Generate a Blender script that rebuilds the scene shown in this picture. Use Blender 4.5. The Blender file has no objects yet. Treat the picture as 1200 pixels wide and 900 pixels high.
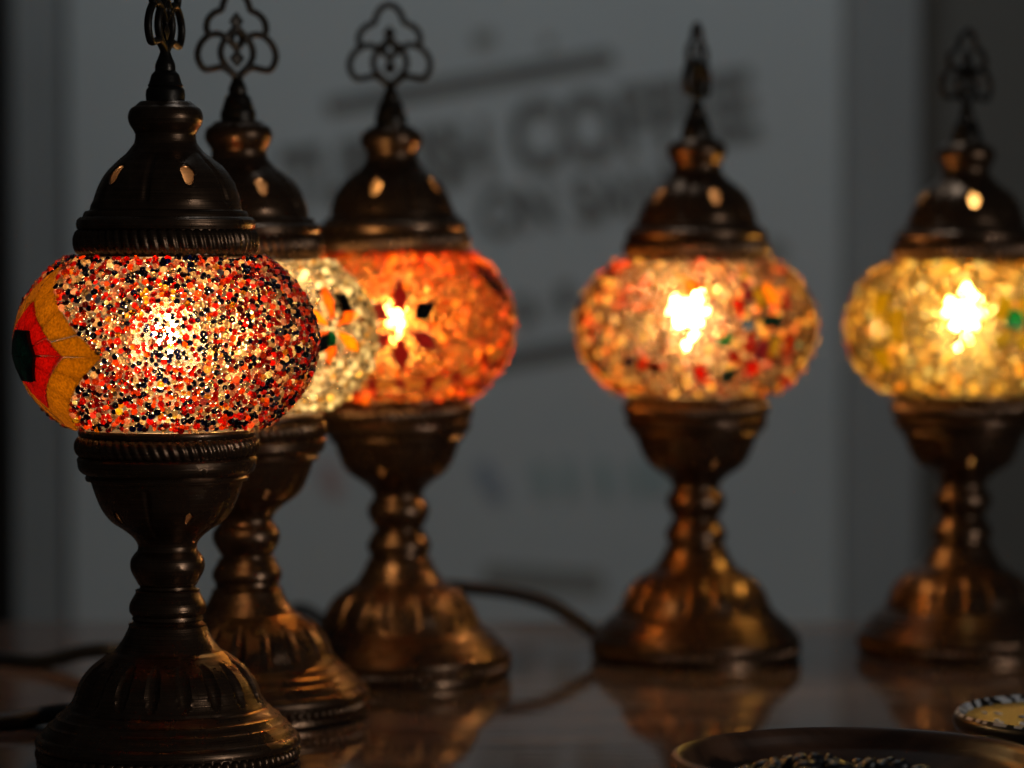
import bpy, math, random
import numpy as np
from mathutils import Vector, Matrix, Euler

# ------------------------------------------------------------------ camera, world, lights, exposure
sc = bpy.context.scene
COL = sc.collection
R = math.radians
FPX = 3836.0                      # focal length in pixels of the 1200 px wide photograph
CAM_Z = 0.2234
PITCH = math.atan(164.0 / FPX)
cam_d = bpy.data.cameras.new('camera')
cam_d.sensor_width = 36.0
cam_d.lens = FPX * 36.0 / 1200.0
cam_d.clip_start = 0.05
cam_d.clip_end = 50
cam_d.dof.use_dof = True
cam_d.dof.focus_distance = 1.368
cam_d.dof.aperture_fstop = 5.2
cam_d.dof.aperture_blades = 0
cam = bpy.data.objects.new('camera', cam_d)
cam.location = (0, 0, CAM_Z)
cam.rotation_euler = (math.pi / 2 - PITCH, 0, 0)
COL.objects.link(cam)
sc.camera = cam

world = bpy.data.worlds.new('World')
sc.world = world
world.use_nodes = True
bg = world.node_tree.nodes['Background']
bg.inputs[0].default_value = (0.86, 0.93, 1.0, 1)
bg.inputs[1].default_value = 0.015

def area(name, loc, target, size, size_y, power, color):
    d = bpy.data.lights.new(name, 'AREA')
    d.shape = 'RECTANGLE'; d.size = size; d.size_y = size_y
    d.energy = power; d.color = color
    o = bpy.data.objects.new(name, d); COL.objects.link(o)
    o.location = loc
    o.rotation_euler = (Vector(target) - Vector(loc)).to_track_quat('-Z', 'Y').to_euler()
    return o
# small window in front and to the right of the lamps: neutral highlights on the metal
area('window_light', (1.95, -0.12, 0.34), (0.0, 1.5, 0.17), 0.09, 0.14, 8.5, (1.0, 0.96, 0.90))
# added fill from above, no lamp of the room, washes the board behind
area('board_fill', (-0.06, 2.2, 1.65), (-0.04, 3.0, 0.30), 0.45, 0.2, 3.85, (0.84, 0.95, 1.0))

sc.view_settings.view_transform = 'Standard'
sc.view_settings.look = 'None'
sc.view_settings.exposure = 0.0
sc.view_settings.gamma = 1.0
sc.view_settings.use_curve_mapping = False
cy = sc.cycles
cy.max_bounces = 10; cy.diffuse_bounces = 3; cy.glossy_bounces = 4
cy.transmission_bounces = 8; cy.transparent_max_bounces = 24
cy.sample_clamp_indirect = 12.0
cy.blur_glossy = 0.3
try:
    cy.use_denoising = True
    cy.denoiser = 'OPENIMAGEDENOISE'
    cy.denoising_input_passes = 'RGB_ALBEDO_NORMAL'
except Exception:
    pass

# ------------------------------------------------------------------ helpers
CAMR = cam.rotation_euler.to_matrix()
def ray(px, py):
    return CAMR @ Vector(((px - 600) / FPX, -(py - 450) / FPX, -1.0))
def at(px, py, Y):                 # point at depth Y behind that pixel
    d = ray(px, py); t = Y / d.y
    return Vector((d.x * t, Y, CAM_Z + d.z * t))
MM = 0.001
def smooth(me, angle=35):
    me.polygons.foreach_set('use_smooth', [True] * len(me.polygons))
    if angle: me.set_sharp_from_angle(angle=R(angle))
def link(name, me, mat=None, parent=None):
    if mat is not None: me.materials.append(mat)
    o = bpy.data.objects.new(name, me); COL.objects.link(o)
    if parent is not None: o.parent = parent
    return o
def mesh(name, v, f, ang=35):
    me = bpy.data.meshes.new(name)
    me.from_pydata([tuple(p) for p in v], [], f)
    me.update()
    smooth(me, ang)
    return me
def empty(name, loc=(0, 0, 0), rot=(0, 0, 0)):
    o = bpy.data.objects.new(name, None); COL.objects.link(o)
    o.location = loc; o.rotation_euler = rot
    o.empty_display_size = 0.02
    return o
def tag(o, label=None, cat=None, group=None, kind=None):
    if label: o['label'] = label
    if cat: o['category'] = cat
    if group: o['group'] = group
    if kind: o['kind'] = kind
    return o

# ------------------------------------------------------------------ materials
def new_mat(name):
    m = bpy.data.materials.new(name); m.use_nodes = True
    nt = m.node_tree; nt.nodes.clear()
    out = nt.nodes.new('ShaderNodeOutputMaterial')
    return m, nt, out
def N(nt, t, **kw):
    n = nt.nodes.new(t)
    for k, v in kw.items(): setattr(n, k, v)
    return n
def principled(name, col, rough=0.5, metal=0.0, ior=1.5, noise=None, bump=None):
    """noise = (scale, amount), bump = (scale, strength, distance)"""
    m, nt, out = new_mat(name)
    p = N(nt, 'ShaderNodeBsdfPrincipled')
    p.inputs['Base Color'].default_value = (*col, 1)
    p.inputs['Roughness'].default_value = rough
    p.inputs['Metallic'].default_value = metal
    p.inputs['IOR'].default_value = ior
    nt.links.new(p.outputs[0], out.inputs[0])
    tc = N(nt, 'ShaderNodeTexCoord')
    if noise:
        n = N(nt, 'ShaderNodeTexNoise'); n.inputs['Scale'].default_value = noise[0]; n.inputs['Detail'].default_value = 6
        nt.links.new(tc.outputs['Object'], n.inputs['Vector'])
        r = N(nt, 'ShaderNodeMapRange')
        r.inputs[1].default_value = 0.3; r.inputs[2].default_value = 0.7
        r.inputs[3].default_value = 1 - noise[1]; r.inputs[4].default_value = 1 + noise[1]
        nt.links.new(n.outputs[0], r.inputs[0])
        mx = N(nt, 'ShaderNodeVectorMath', operation='SCALE')
        mx.inputs[0].default_value = col
        nt.links.new(r.outputs[0], mx.inputs['Scale'])
        nt.links.new(mx.outputs[0], p.inputs['Base Color'])
    if bump:
        n = N(nt, 'ShaderNodeTexNoise'); n.inputs['Scale'].default_value = bump[0]; n.inputs['Detail'].default_value = 4
        nt.links.new(tc.outputs['Object'], n.inputs['Vector'])
        b = N(nt, 'ShaderNodeBump'); b.inputs['Strength'].default_value = bump[1]; b.inputs['Distance'].default_value = bump[2]
        nt.links.new(n.outputs[0], b.inputs['Height']); nt.links.new(b.outputs[0], p.inputs['Normal'])
    return m

def bronze(name, col, dark, rough=0.3):
    m, nt, out = new_mat(name)
    p = N(nt, 'ShaderNodeBsdfPrincipled')
    p.inputs['Metallic'].default_value = 0.86
    nt.links.new(p.outputs[0], out.inputs[0])
    tc = N(nt, 'ShaderNodeTexCoord')
    # turned rings: noise that varies quickly with height only
    mp = N(nt, 'ShaderNodeMapping'); mp.inputs['Scale'].default_value = (25, 25, 2600)
    nt.links.new(tc.outputs['Object'], mp.inputs[0])
    rings = N(nt, 'ShaderNodeTexNoise'); rings.inputs['Scale'].default_value = 1.0; rings.inputs['Detail'].default_value = 3
    nt.links.new(mp.outputs[0], rings.inputs['Vector'])
    big = N(nt, 'ShaderNodeTexNoise'); big.inputs['Scale'].default_value = 120; big.inputs['Detail'].default_value = 7
    big.inputs['Roughness'].default_value = 0.65
    nt.links.new(tc.outputs['Object'], big.inputs['Vector'])
    ra = N(nt, 'ShaderNodeValToRGB')
    ra.color_ramp.elements[0].position = 0.32; ra.color_ramp.elements[0].color = (*dark, 1)
    ra.color_ramp.elements[1].position = 0.62; ra.color_ramp.elements[1].color = (*col, 1)
    mixf = N(nt, 'ShaderNodeMath', operation='MULTIPLY_ADD')
    mixf.inputs[1].default_value = 0.45
    nt.links.new(rings.outputs[0], mixf.inputs[0])
    sc2 = N(nt, 'ShaderNodeMath', operation='MULTIPLY'); sc2.inputs[1].default_value = 0.55
    nt.links.new(big.outputs[0], sc2.inputs[0]); nt.links.new(sc2.outputs[0], mixf.inputs[2])
    nt.links.new(mixf.outputs[0], ra.inputs[0])
    nt.links.new(ra.outputs[0], p.inputs['Base Color'])
    rr = N(nt, 'ShaderNodeMapRange'); rr.inputs[3].default_value = rough + 0.16; rr.inputs[4].default_value = rough - 0.06
    rr.inputs[1].default_value = 0.35; rr.inputs[2].default_value = 0.65
    nt.links.new(big.outputs[0], rr.inputs[0]); nt.links.new(rr.outputs[0], p.inputs['Roughness'])
    b = N(nt, 'ShaderNodeBump'); b.inputs['Strength'].default_value = 0.35; b.inputs['Distance'].default_value = 0.0003
    nt.links.new(rings.outputs[0], b.inputs['Height']); nt.links.new(b.outputs[0], p.inputs['Normal'])
    return m
M_BRONZE = bronze('antique_bronze', (0.160, 0.092, 0.055), (0.036, 0.023, 0.015), 0.26)
M_BLACK = bronze('blackened_casting', (0.045, 0.038, 0.032), (0.014, 0.013, 0.012), 0.36)

def glassy(name, attr=None, col=(1, 1, 1), transp=0.25, transl=0.4, refr=0.35, gloss_rough=0.07, refr_rough=0.06, grain=None):
    m, nt, out = new_mat(name)
    if attr:
        a = N(nt, 'ShaderNodeAttribute', attribute_name=attr); c = a.outputs['Color']
    elif grain:
        tc = N(nt, 'ShaderNodeTexCoord')
        n = N(nt, 'ShaderNodeTexNoise'); n.inputs['Scale'].default_value = grain[0]; n.inputs['Detail'].default_value = 4
        nt.links.new(tc.outputs['Object'], n.inputs['Vector'])
        r = N(nt, 'ShaderNodeMapRange'); r.inputs[1].default_value = 0.3; r.inputs[2].default_value = 0.7
        r.inputs[3].default_value = 1 - grain[1]; r.inputs[4].default_value = 1 + grain[1]
        nt.links.new(n.outputs[0], r.inputs[0])
        v = N(nt, 'ShaderNodeVectorMath', operation='SCALE'); v.inputs[0].default_value = col
        nt.links.new(r.outputs[0], v.inputs['Scale']); c = v.outputs[0]
    else:
        rgb = N(nt, 'ShaderNodeRGB'); rgb.outputs[0].default_value = (*col, 1); c = rgb.outputs[0]
    tp = N(nt, 'ShaderNodeBsdfTransparent'); tl = N(nt, 'ShaderNodeBsdfTranslucent')
    rf = N(nt, 'ShaderNodeBsdfRefraction'); rf.inputs['Roughness'].default_value = refr_rough; rf.inputs['IOR'].default_value = 1.35
    gl = N(nt, 'ShaderNodeBsdfGlossy'); gl.inputs['Roughness'].default_value = gloss_rough
    for s in (tp, tl, rf): nt.links.new(c, s.inputs['Color'])
    m1 = N(nt, 'ShaderNodeMixShader'); m1.inputs[0].default_value = transl / (transp + transl)
    nt.links.new(tp.outputs[0], m1.inputs[1]); nt.links.new(tl.outputs[0], m1.inputs[2])
    last = m1.outputs[0]
    if refr > 0:
        m2 = N(nt, 'ShaderNodeMixShader'); m2.inputs[0].default_value = refr / (transp + transl + refr)
        if attr:
            ma = N(nt, 'ShaderNodeMapRange'); ma.inputs[1].default_value = -1; ma.inputs[3].default_value = 0.0; ma.inputs[4].default_value = 0.86
            mb = N(nt, 'ShaderNodeMapRange'); mb.inputs[1].default_value = -1; mb.inputs[2].default_value = 0; mb.inputs[3].default_value = 0.5; mb.inputs[4].default_value = transl / (transp + transl)
            nt.links.new(a.outputs['Alpha'], mb.inputs[0]); nt.links.new(mb.outputs[0], m1.inputs[0])
            nt.links.new(a.outputs['Alpha'], ma.inputs[0]); nt.links.new(ma.outputs[0], m2.inputs[0])
        nt.links.new(last, m2.inputs[1]); nt.links.new(rf.outputs[0], m2.inputs[2]); last = m2.outputs[0]
    fr = N(nt, 'ShaderNodeFresnel'); fr.inputs['IOR'].default_value = 1.5
    m3 = N(nt, 'ShaderNodeMixShader')
    ge = N(nt, 'ShaderNodeNewGeometry'); inv = N(nt, 'ShaderNodeMath', operation='SUBTRACT'); inv.inputs[0].default_value = 1.0
    nt.links.new(ge.outputs['Backfacing'], inv.inputs[1])
    fm = N(nt, 'ShaderNodeMath', operation='MULTIPLY'); nt.links.new(fr.outputs[0], fm.inputs[0]); nt.links.new(inv.outputs[0], fm.inputs[1])
    nt.links.new(fm.outputs[0], m3.inputs[0]); nt.links.new(last, m3.inputs[1]); nt.links.new(gl.outputs[0], m3.inputs[2])
    nt.links.new(m3.outputs[0], out.inputs[0])
    return m
M_BEAD = glassy('seed_bead_glass', attr='bead_col', transp=0.20, transl=0.40, refr=0.40)
def tile_mat(name, col): return glassy(name, col=col, transp=0.12, transl=0.6, refr=0, gloss_rough=0.25, grain=(900, 0.42))
TM = {k: tile_mat(k + '_stained_glass', c) for k, c in dict(
    yellow=(0.37, 0.225, 0.012), red=(0.42, 0.034, 0.010), teal=(0.008, 0.06, 0.065), orange=(0.70, 0.26, 0.05),
    gold=(0.75, 0.40, 0.04), black=(0.004, 0.008, 0.009), purple=(0.20, 0.05, 0.10), green=(0.02, 0.26, 0.15),
    smoke=(0.34, 0.26, 0.20), olive=(0.35, 0.30, 0.04), brick=(0.30, 0.03, 0.015), ochre=(0.34, 0.27, 0.03)).items()}

# ------------------------------------------------------------------ mesh builders
def dense(profile, step):
    """profile of (r, z) in mm -> points about `step` apart, corners kept"""
    out = [profile[0]]
    for (r0, z0), (r1, z1) in zip(profile, profile[1:]):
        n = max(1, int(math.hypot(r1 - r0, z1 - z0) / step + 0.5))
        for i in range(1, n + 1):
            t = i / n; out.append((r0 + (r1 - r0) * t, z0 + (z1 - z0) * t))
    return out
def spline(pts, n=6):
    """Catmull-Rom through (r, z) points"""
    P = [pts[0]] + list(pts) + [pts[-1]]; out = []
    for i in range(1, len(P) - 2):
        p0, p1, p2, p3 = P[i - 1:i + 3]
        for k in range(n):
            t = k / n
            out.append(tuple(0.5 * (2 * b + (c - a) * t + (2 * a - 5 * b + 4 * c - d) * t * t + (3 * b - a - 3 * c + d) * t ** 3)
                             for a, b, c, d in zip(p0, p1, p2, p3)))
    out.append(tuple(pts[-1])); return out

def lathe(name, profile, segs=96, dr=None, holes=(), closed_top=False, closed_bottom=False, ang=38):
    """profile in mm; dr(phi, s, r, z) -> radial change in mm; holes = [(phi, s, half_width, half_height)]"""
    pr = profile; nr = len(pr)
    s = [0.0]
    for a, b in zip(pr, pr[1:]): s.append(s[-1] + math.hypot(a[0] - b[0], a[1] - b[1]))
    v = []; q = np.full((nr, segs), 9.0)
    for i, (r, z) in enumerate(pr):
        for j in range(segs):
            phi = 2 * math.pi * j / segs; ss = s[i]; rr = r; zz = z
            for (hp, hs, ha, hb) in holes:
                d = (phi - hp + math.pi) % (2 * math.pi) - math.pi
                a = d * r; t = ss - hs
                k = math.hypot(a / ha, t / hb) * (1 + 0.10 * math.sin(3 * math.atan2(t, a) + 7 * hp))
                if k < 2.2:
                    if k < 1.0: q[i, j] = min(q[i, j], k)
                    if 0.72 < k < 1.22:          # snap to the edge of the hole
                        q[i, j] = 1.0
                        a2 = a / k; t2 = t / k
                        phi = hp + a2 / r
                        s2 = hs + t2
                        ii = min(max(int(np.searchsorted(s, s2)) - 1, 0), nr - 2)
                        w = (s2 - s[ii]) / max(1e-9, s[ii + 1] - s[ii])
                        rr = pr[ii][0] + (pr[ii + 1][0] - pr[ii][0]) * w
                        zz = pr[ii][1] + (pr[ii + 1][1] - pr[ii][1]) * w
                        rr += 0.35
                        ss = s2
            if dr: rr += dr(phi, ss, rr, zz)
            v.append((rr * MM * math.cos(phi), rr * MM * math.sin(phi), zz * MM))
    f = []
    for i in range(nr - 1):
        for j in range(segs):
            k = (j + 1) % segs
            if holes and max(q[i, j], q[i, k], q[i + 1, j], q[i + 1, k]) <= 1.0: continue
            f.append((i * segs + j, i * segs + k, (i + 1) * segs + k, (i + 1) * segs + j))
    if closed_bottom: f.append(tuple(range(segs - 1, -1, -1)))
    if closed_top: f.append(tuple((nr - 1) * segs + j for j in range(segs)))
    return mesh(name, v, f, ang)

def sweep(v, f, pts, rx, ry, up=Vector((0, 1, 0)), sides=8):
    """tube along pts (metres); rx radius in the plane, ry along `up`"""
    base = len(v); n = len(pts)
    for i, p in enumerate(pts):
        t = (pts[min(i + 1, n - 1)] - pts[max(i - 1, 0)]).normalized()
        side = t.cross(up)
        side = side.normalized() if side.length > 1e-6 else Vector((1, 0, 0))
        u = side.cross(t).normalized()
        a = rx[i] if isinstance(rx, list) else rx
        for k in range(sides):
            an = 2 * math.pi * k / sides
            v.append(p + side * (a * math.cos(an)) + u * (ry * math.sin(an)))
    for i in range(n - 1):
        for k in range(sides):
            l = (k + 1) % sides
            f.append((base + i * sides + k, base + i * sides + l, base + (i + 1) * sides + l, base + (i + 1) * sides + k))
    f.append(tuple(base + k for k in range(sides - 1, -1, -1)))
    f.append(tuple(base + (n - 1) * sides + k for k in range(sides)))
def catmull(pts, n=6):
    return [Vector(p) for p in spline([tuple(p) for p in pts], n)]

# ------------------------------------------------------------------ lamp metal parts (shared meshes), measured off the photograph in mm
def rib_dr(n, depth, twist=0.0, z0=0.0):
    return lambda phi, s, r, z: -depth * (1 - abs(math.cos(n / 2 * (phi + twist * (z - z0)))) ** 0.8)
def base_mesh():
    lower = [(50, 0.4), (55.5, 0.3), (56.4, 1.2), (56.4, 3.0)]
    ring_gap = [(55.2, 3.2), (55.2, 8.2)]
    up = [(56.6, 8.6), (56.9, 10.4), (56.2, 12.2), (55.2, 13.2), (54.2, 13.6), (53.2, 15.6), (51.6, 17.2), (51.2, 18.0), (50.0, 18.4),
          (48.3, 20.6), (47.9, 21.4), (46.6, 21.8), (44.6, 23.6), (43.9, 24.6), (42.4, 25.2), (41.6, 27.0)]
    bell = spline([(41.0, 27.6), (40.0, 30.0), (38.4, 34.5), (36.0, 38.5), (32.6, 42.4), (28.4, 45.6), (24.8, 48.2)], 8)
    neck = [(24.0, 48.6), (22.6, 49.2), (21.0, 51.6), (19.0, 54.6), (17.4, 57.8), (16.6, 59.8), (16.9, 60.6)]
    pr = dense(lower + ring_gap + up + bell + neck, 1.0)
    s = 0; acc = [0]
    for a, b in zip(pr, pr[1:]):
        s += math.hypot(a[0] - b[0], a[1] - b[1]); acc.append(s)
    zs = [p[1] for p in pr]
    def dr(phi, ss, r, z):
        c = 36.4; hb = 9.4
        if abs(z - c) > hb + 1: return 0
        w = 2 * math.pi / 18
        d = ((phi + w / 2) % w) - w / 2
        a = d * r
        k = math.hypot(a / 3.0, (z - c) / hb)
        if k < 1: return -1.9 * (1 - k * k) ** 0.6 
        if k < 1.25: return 0.22 * (1.25 - k) / 0.25
        return 0
    return lathe('base', pr, 288, dr)
def stem_mesh():
    pr = [(16.4, 60.3), (15.2, 61.2), (14.6, 62.0), (15.3, 62.8), (15.0, 64.0)] + \
         spline([(15.0, 64.2), (16.2, 65.6), (16.5, 67.4), (16.2, 69.4), (15.2, 71.4), (14.0, 73.4)], 5) + \
         [(13.6, 74.4), (13.9, 75.2), (12.0, 75.9), (11.8, 76.9)] + \
         spline([(12.4, 77.4), (13.6, 79.6), (15.4, 83.0), (16.0, 85.6), (15.6, 88.4), (14.2, 90.6), (13.0, 92.0)], 5) + \
         [(12.6, 93.0), (12.6, 94.5)]
    return lathe('stem', dense(pr, 1.0), 96)
def cup_mesh():
    pr = [(12.4, 93.9), (13.0, 95.4)] + spline([(13.0, 95.6), (15.0, 98.2), (19.0, 101.4), (24.0, 104.8), (28.0, 110.0), (30.8, 116.4), (32.6, 122.0)], 8) + \
         [(33.4, 122.6), (34.6, 122.4), (35.0, 123.6), (34.4, 124.8), (36.2, 125.6), (37.4, 126.8), (38.0, 128.4), (38.4, 131.6), (37.8, 132.6),
          (37.0, 133.0), (37.0, 141.2), (37.6, 141.8), (37.9, 143.2), (37.4, 144.4), (35.6, 144.6)]
    pr = dense(pr, 0.8)
    def dr(phi, ss, r, z):
        if not 97 < z < 121: return 0
        w = 2 * math.pi / 5
        d = ((phi - G0 + w / 2) % w) - w / 2
        k = abs(d * r) / 1.7
        e = min(1, (z - 97) / 5, (121 - z) / 2)
        return -1.0 * max(0, 1 - k * k) * e
    acc = [0]
    for a, b in zip(pr, pr[1:]): acc.append(acc[-1] + math.hypot(a[0] - b[0], a[1] - b[1]))
    hs = float(np.interp(107.5, [p[1] for p in pr[:60]], acc[:60]))
    H = [(H0 + i * 2 * math.pi / 5, hs, 1.7, 3.4) for i in (-1, 0, 1)]
    me = lathe('cup', pr, 288, dr, holes=H)
    return me
def cap_mesh():
    pr = [(37.0, 217.6), (37.6, 218.4), (37.0, 218.9), (37.0, 229.6), (37.8, 229.9), (38.2, 231.6), (37.9, 233.6), (36.6, 234.8), (35.4, 235.0), (35.0, 236.4),
          (34.3, 237.4), (33.2, 237.6)] + \
         spline([(32.4, 238.0), (31.4, 242.0), (29.2, 248.2), (25.9, 253.8), (21.2, 258.6), (16.6, 262.4), (14.0, 265.6)], 9) + \
         [(13.4, 266.4), (13.0, 268.2), (12.9, 270.2), (13.6, 271.6)] + \
         spline([(13.8, 272.0), (15.4, 274.6), (16.0, 277.4), (15.4, 280.0), (14.4, 281.4)], 5) + \
         [(13.0, 282.2), (11.4, 283.6), (10.6, 284.2), (8, 284.3)]
    pr = dense(pr, 0.8)
    acc = [0]
    for a, b in zip(pr, pr[1:]): acc.append(acc[-1] + math.hypot(a[0] - b[0], a[1] - b[1]))
    hs = float(np.interp(253.0, [p[1] for p in pr], acc))
    H = [(H0 + i * 2 * math.pi / 5, hs, 3.0, 5.2) for i in (-1, 0, 1)]
    def dr(phi, ss, r, z):
        if not 240 < z < 263: return 0
        w = 2 * math.pi / 5
        d = ((phi - G0 + w / 2) % w) - w / 2
        k = abs(d * r) / 1.9
        e = min(1, (z - 240) / 2, (263 - z) / 5)
        x = -1.1 * max(0, 1 - k * k) * e
        # petals bulge a little between the grooves
        return x + 0.5 * math.cos(5 * (phi - H0)) * e
    return lathe('cap', pr, 320, dr, holes=H)
H0 = R(-90 + 20)       # one pierced hole 20 degrees right of the view axis
G0 = R(-90 - 16)
def ring_mesh(name, r, z0, z1, bulge, n, depth, twist):
    m = []
    K = 9
    for i in range(K + 1):
        a = -math.pi / 2 + math.pi * i / K
        m.append((r + bulge * math.cos(a), (z0 + z1) / 2 + (z1 - z0) / 2 * math.sin(a)))
    return lathe(name, m, n * 8, rib_dr(n, depth, twist, z0), ang=60)
ME_BASE = base_mesh(); ME_STEM = stem_mesh(); ME_CUP = cup_mesh(); ME_CAP = cap_mesh()
ME_RING_CAP = ring_mesh('rope_ring', 36.8, 218.8, 229.8, 3.0, 60, 1.5, 0.006)
ME_RING_CUP = ring_mesh('rope_ring', 36.8, 132.8, 141.4, 2.9, 60, 1.4, 0.010)
ME_RING_BASE = ring_mesh('beaded_ring', 55.0, 3.0, 8.4, 2.0, 84, 1.5, 0.0)
for me in (ME_BASE, ME_STEM, ME_CUP, ME_CAP, ME_RING_CAP, ME_RING_CUP, ME_RING_BASE): me.materials.append(M_BRONZE)

def finial_meshes():
    # socket and cone
    pr = [(8.2, 284.2), (8.4, 287.0), (8.2, 289.0), (7.2, 290.4), (7.6, 291.0), (7.0, 291.8), (6.6, 293.2), (5.9, 295.6), (4.6, 297.0)] + \
         spline([(4.4, 297.2), (4.2, 300), (3.2, 302.5), (2.3, 305), (2.1, 307)], 4)
    cone = lathe('finial_socket', dense(pr, 0.8), 40, closed_top=True)
    v = []; f = []
    Z0 = 305.0
    def P(x, y): return Vector((x * MM, 0, (Z0 + y) * MM))
    def line(pts, w=1.65, d=1.8, n=6):
        sweep(v, f, catmull([P(*p) for p in pts], n), w * MM, d * MM, sides=8)
    for s in (-1, 1):
        line([(s * 0.6, -1.0), (s * 2.6, 1.6), (s * 7.6, 4.6), (s * 13.0, 3.9), (s * 16.8, 3.6), (s * 19.4, 5.8), (s * 20.8, 10.4), (s * 19.0, 15.6),
              (s * 14.6, 19.6), (s * 9.6, 20.4), (s * 5.2, 18.4), (s * 1.6, 15.0), (s * 0.2, 13.6)])
        line([(0, 0.4), (s * 3.8, 3.4), (s * 7.4, 7.4), (s * 8.6, 12.0), (s * 7.0, 16.6), (s * 4.4, 19.6), (s * 1.4, 22.6), (0, 23.6)])
        line([(s * 14.6, 19.8), (s * 15.8, 22.9), (s * 14.8, 27.2), (s * 11.4, 30.4), (s * 7.8, 32.0), (s * 6.6, 35.2), (s * 4.2, 39.2), (0, 41.6)])
        line([(0, 14.2), (s * 2.4, 18.0), (s * 0.3, 21.6)], 0.9)
    def diamond(cy, w, h, d=1.9):
        b = len(v)
        pts = [(0, cy + h), (w * .55, cy + h * .45), (w, cy), (w * .5, cy - h * .55), (0, cy - h), (-w * .5, cy - h * .55), (-w, cy), (-w * .55, cy + h * .45)]
        for y in (-d, d):
            for (x, z) in pts: v.append(Vector((x * MM, y * MM * 0.5, (Z0 + z) * MM)))
        v.append(Vector((0, -d * MM, (Z0 + cy) * MM))); v.append(Vector((0, d * MM, (Z0 + cy) * MM)))
        for i in range(8):
            j = (i + 1) % 8
            f.append((b + i, b + j, b + 8 + j, b + 8 + i)); f.append((b + j, b + i, b + 16)); f.append((b + 8 + i, b + 8 + j, b + 17))
    diamond(9.0, 3.7, 4.2); diamond(26.6, 3.5, 4.2)
    line([(0, 12.4), (0, 15.0)], 1.5, 1.6, 2); line([(0, 21.4), (0, 24.0)], 1.6, 1.6, 2)
    orn = mesh('finial', v, f, 50)
    orn.materials.append(M_BLACK); cone.materials.append(M_BLACK)
    return cone, orn
ME_CONE, ME_ORN = finial_meshes()

# ------------------------------------------------------------------ the globe: shell, seed beads, glass tiles
GZ = 181.6; GR = 63.6; GB = 47.0; GH = 35.3      # centre height, radius, vertical half axis, half height of the cut globe
def shell_mesh():
    pr = []
    for i in range(33):
        z = -GH + 2 * GH * i / 32
        pr.append((GR * math.sqrt(1 - (z / GB) ** 2), GZ + z))
    pr = [(35.5, GZ - GH - 2)] + [(36.0, GZ - GH - .4)] + pr + [(36.0, GZ + GH + .4), (34.5, GZ + GH + 2)]
    return lathe('globe', pr, 96)
M_SHELL, nt_, out_ = new_mat('tinted_globe_glass')
oi_ = N(nt_, 'ShaderNodeObjectInfo'); tp_ = N(nt_, 'ShaderNodeBsdfTransparent'); tl_ = N(nt_, 'ShaderNodeBsdfTranslucent')
nt_.links.new(oi_.outputs['Color'], tp_.inputs[0]); nt_.links.new(oi_.outputs['Color'], tl_.inputs[0])
mx_ = N(nt_, 'ShaderNodeMixShader'); mx_.inputs[0].default_value = 0.04
nt_.links.new(tp_.outputs[0], mx_.inputs[1]); nt_.links.new(tl_.outputs[0], mx_.inputs[2]); nt_.links.new(mx_.outputs[0], out_.inputs[0])
ME_SHELL = shell_mesh(); ME_SHELL.materials.append(M_SHELL)

def surf(phi, z, off=0.0):          # phi: 0 = towards the viewer, positive to the right; z from the globe's centre, mm
    r = GR * math.sqrt(max(0.02, 1 - (z / GB) ** 2))
    a = phi - math.pi / 2
    n = Vector((math.cos(a) * r / GR ** 2, math.sin(a) * r / GR ** 2, z / GB ** 2)).normalized()
    p = Vector((math.cos(a) * r, math.sin(a) * r, GZ + z)) + n * off
    return p, n

def tile(poly, phi0, z0, mat, parent, th=1.5, off=0.1, shrink=0.35):
    """poly in mm around a point of the globe"""
    cx = sum(p[0] for p in poly) / len(poly); cz = sum(p[1] for p in poly) / len(poly)
    pts = []
    for (x, z) in poly:
        d = math.hypot(x - cx, z - cz); k = max(0.2, (d - shrink) / d)
        pts.append((cx + (x - cx) * k, cz + (z - cz) * k))
    # add edge midpoints so that the tile follows the globe
    full = []
    for a, b in zip(pts, pts[1:] + pts[:1]):
        full.append(a); full.append(((a[0] + b[0]) / 2, (a[1] + b[1]) / 2))
    n = len(full); v = []
    tiltx = random.uniform(-0.02, 0.02); tiltz = random.uniform(-0.02, 0.02)
    def put(x, z, o):
        zz = max(-GH, min(GH, z0 + z))
        return surf(phi0 + x / GR, zz, o + tiltx * (x - cx) + tiltz * (z - cz))[0] * MM
    for (x, z) in full: v.append(put(x, z, off - 0.4))
    for (x, z) in full: v.append(put(x, z, off + th - 0.35))
    for (x, z) in full: v.append(put(cx + (x - cx) * .93, cz + (z - cz) * .93, off + th))
    v.append(put(cx, cz, off + th)); v.append(put(cx, cz, off - 0.4))
    f = []
    for i in range(n):
        j = (i + 1) % n
        f += [(i, j, n + j, n + i), (n + i, n + j, 2 * n + j, 2 * n + i), (2 * n + i, 2 * n + j, 3 * n), (j, i, 3 * n + 1)]
    me = mesh('tile', v, f, 30)
    return link('tile', me, mat, parent)

def in_poly(x, z, poly):
    c = False
    for (x0, z0), (x1, z1) in zip(poly, poly[1:] + poly[:1]):
        if (z0 > z) != (z1 > z) and x < (x1 - x0) * (z - z0) / (z1 - z0) + x0: c = not c
    return c

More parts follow.
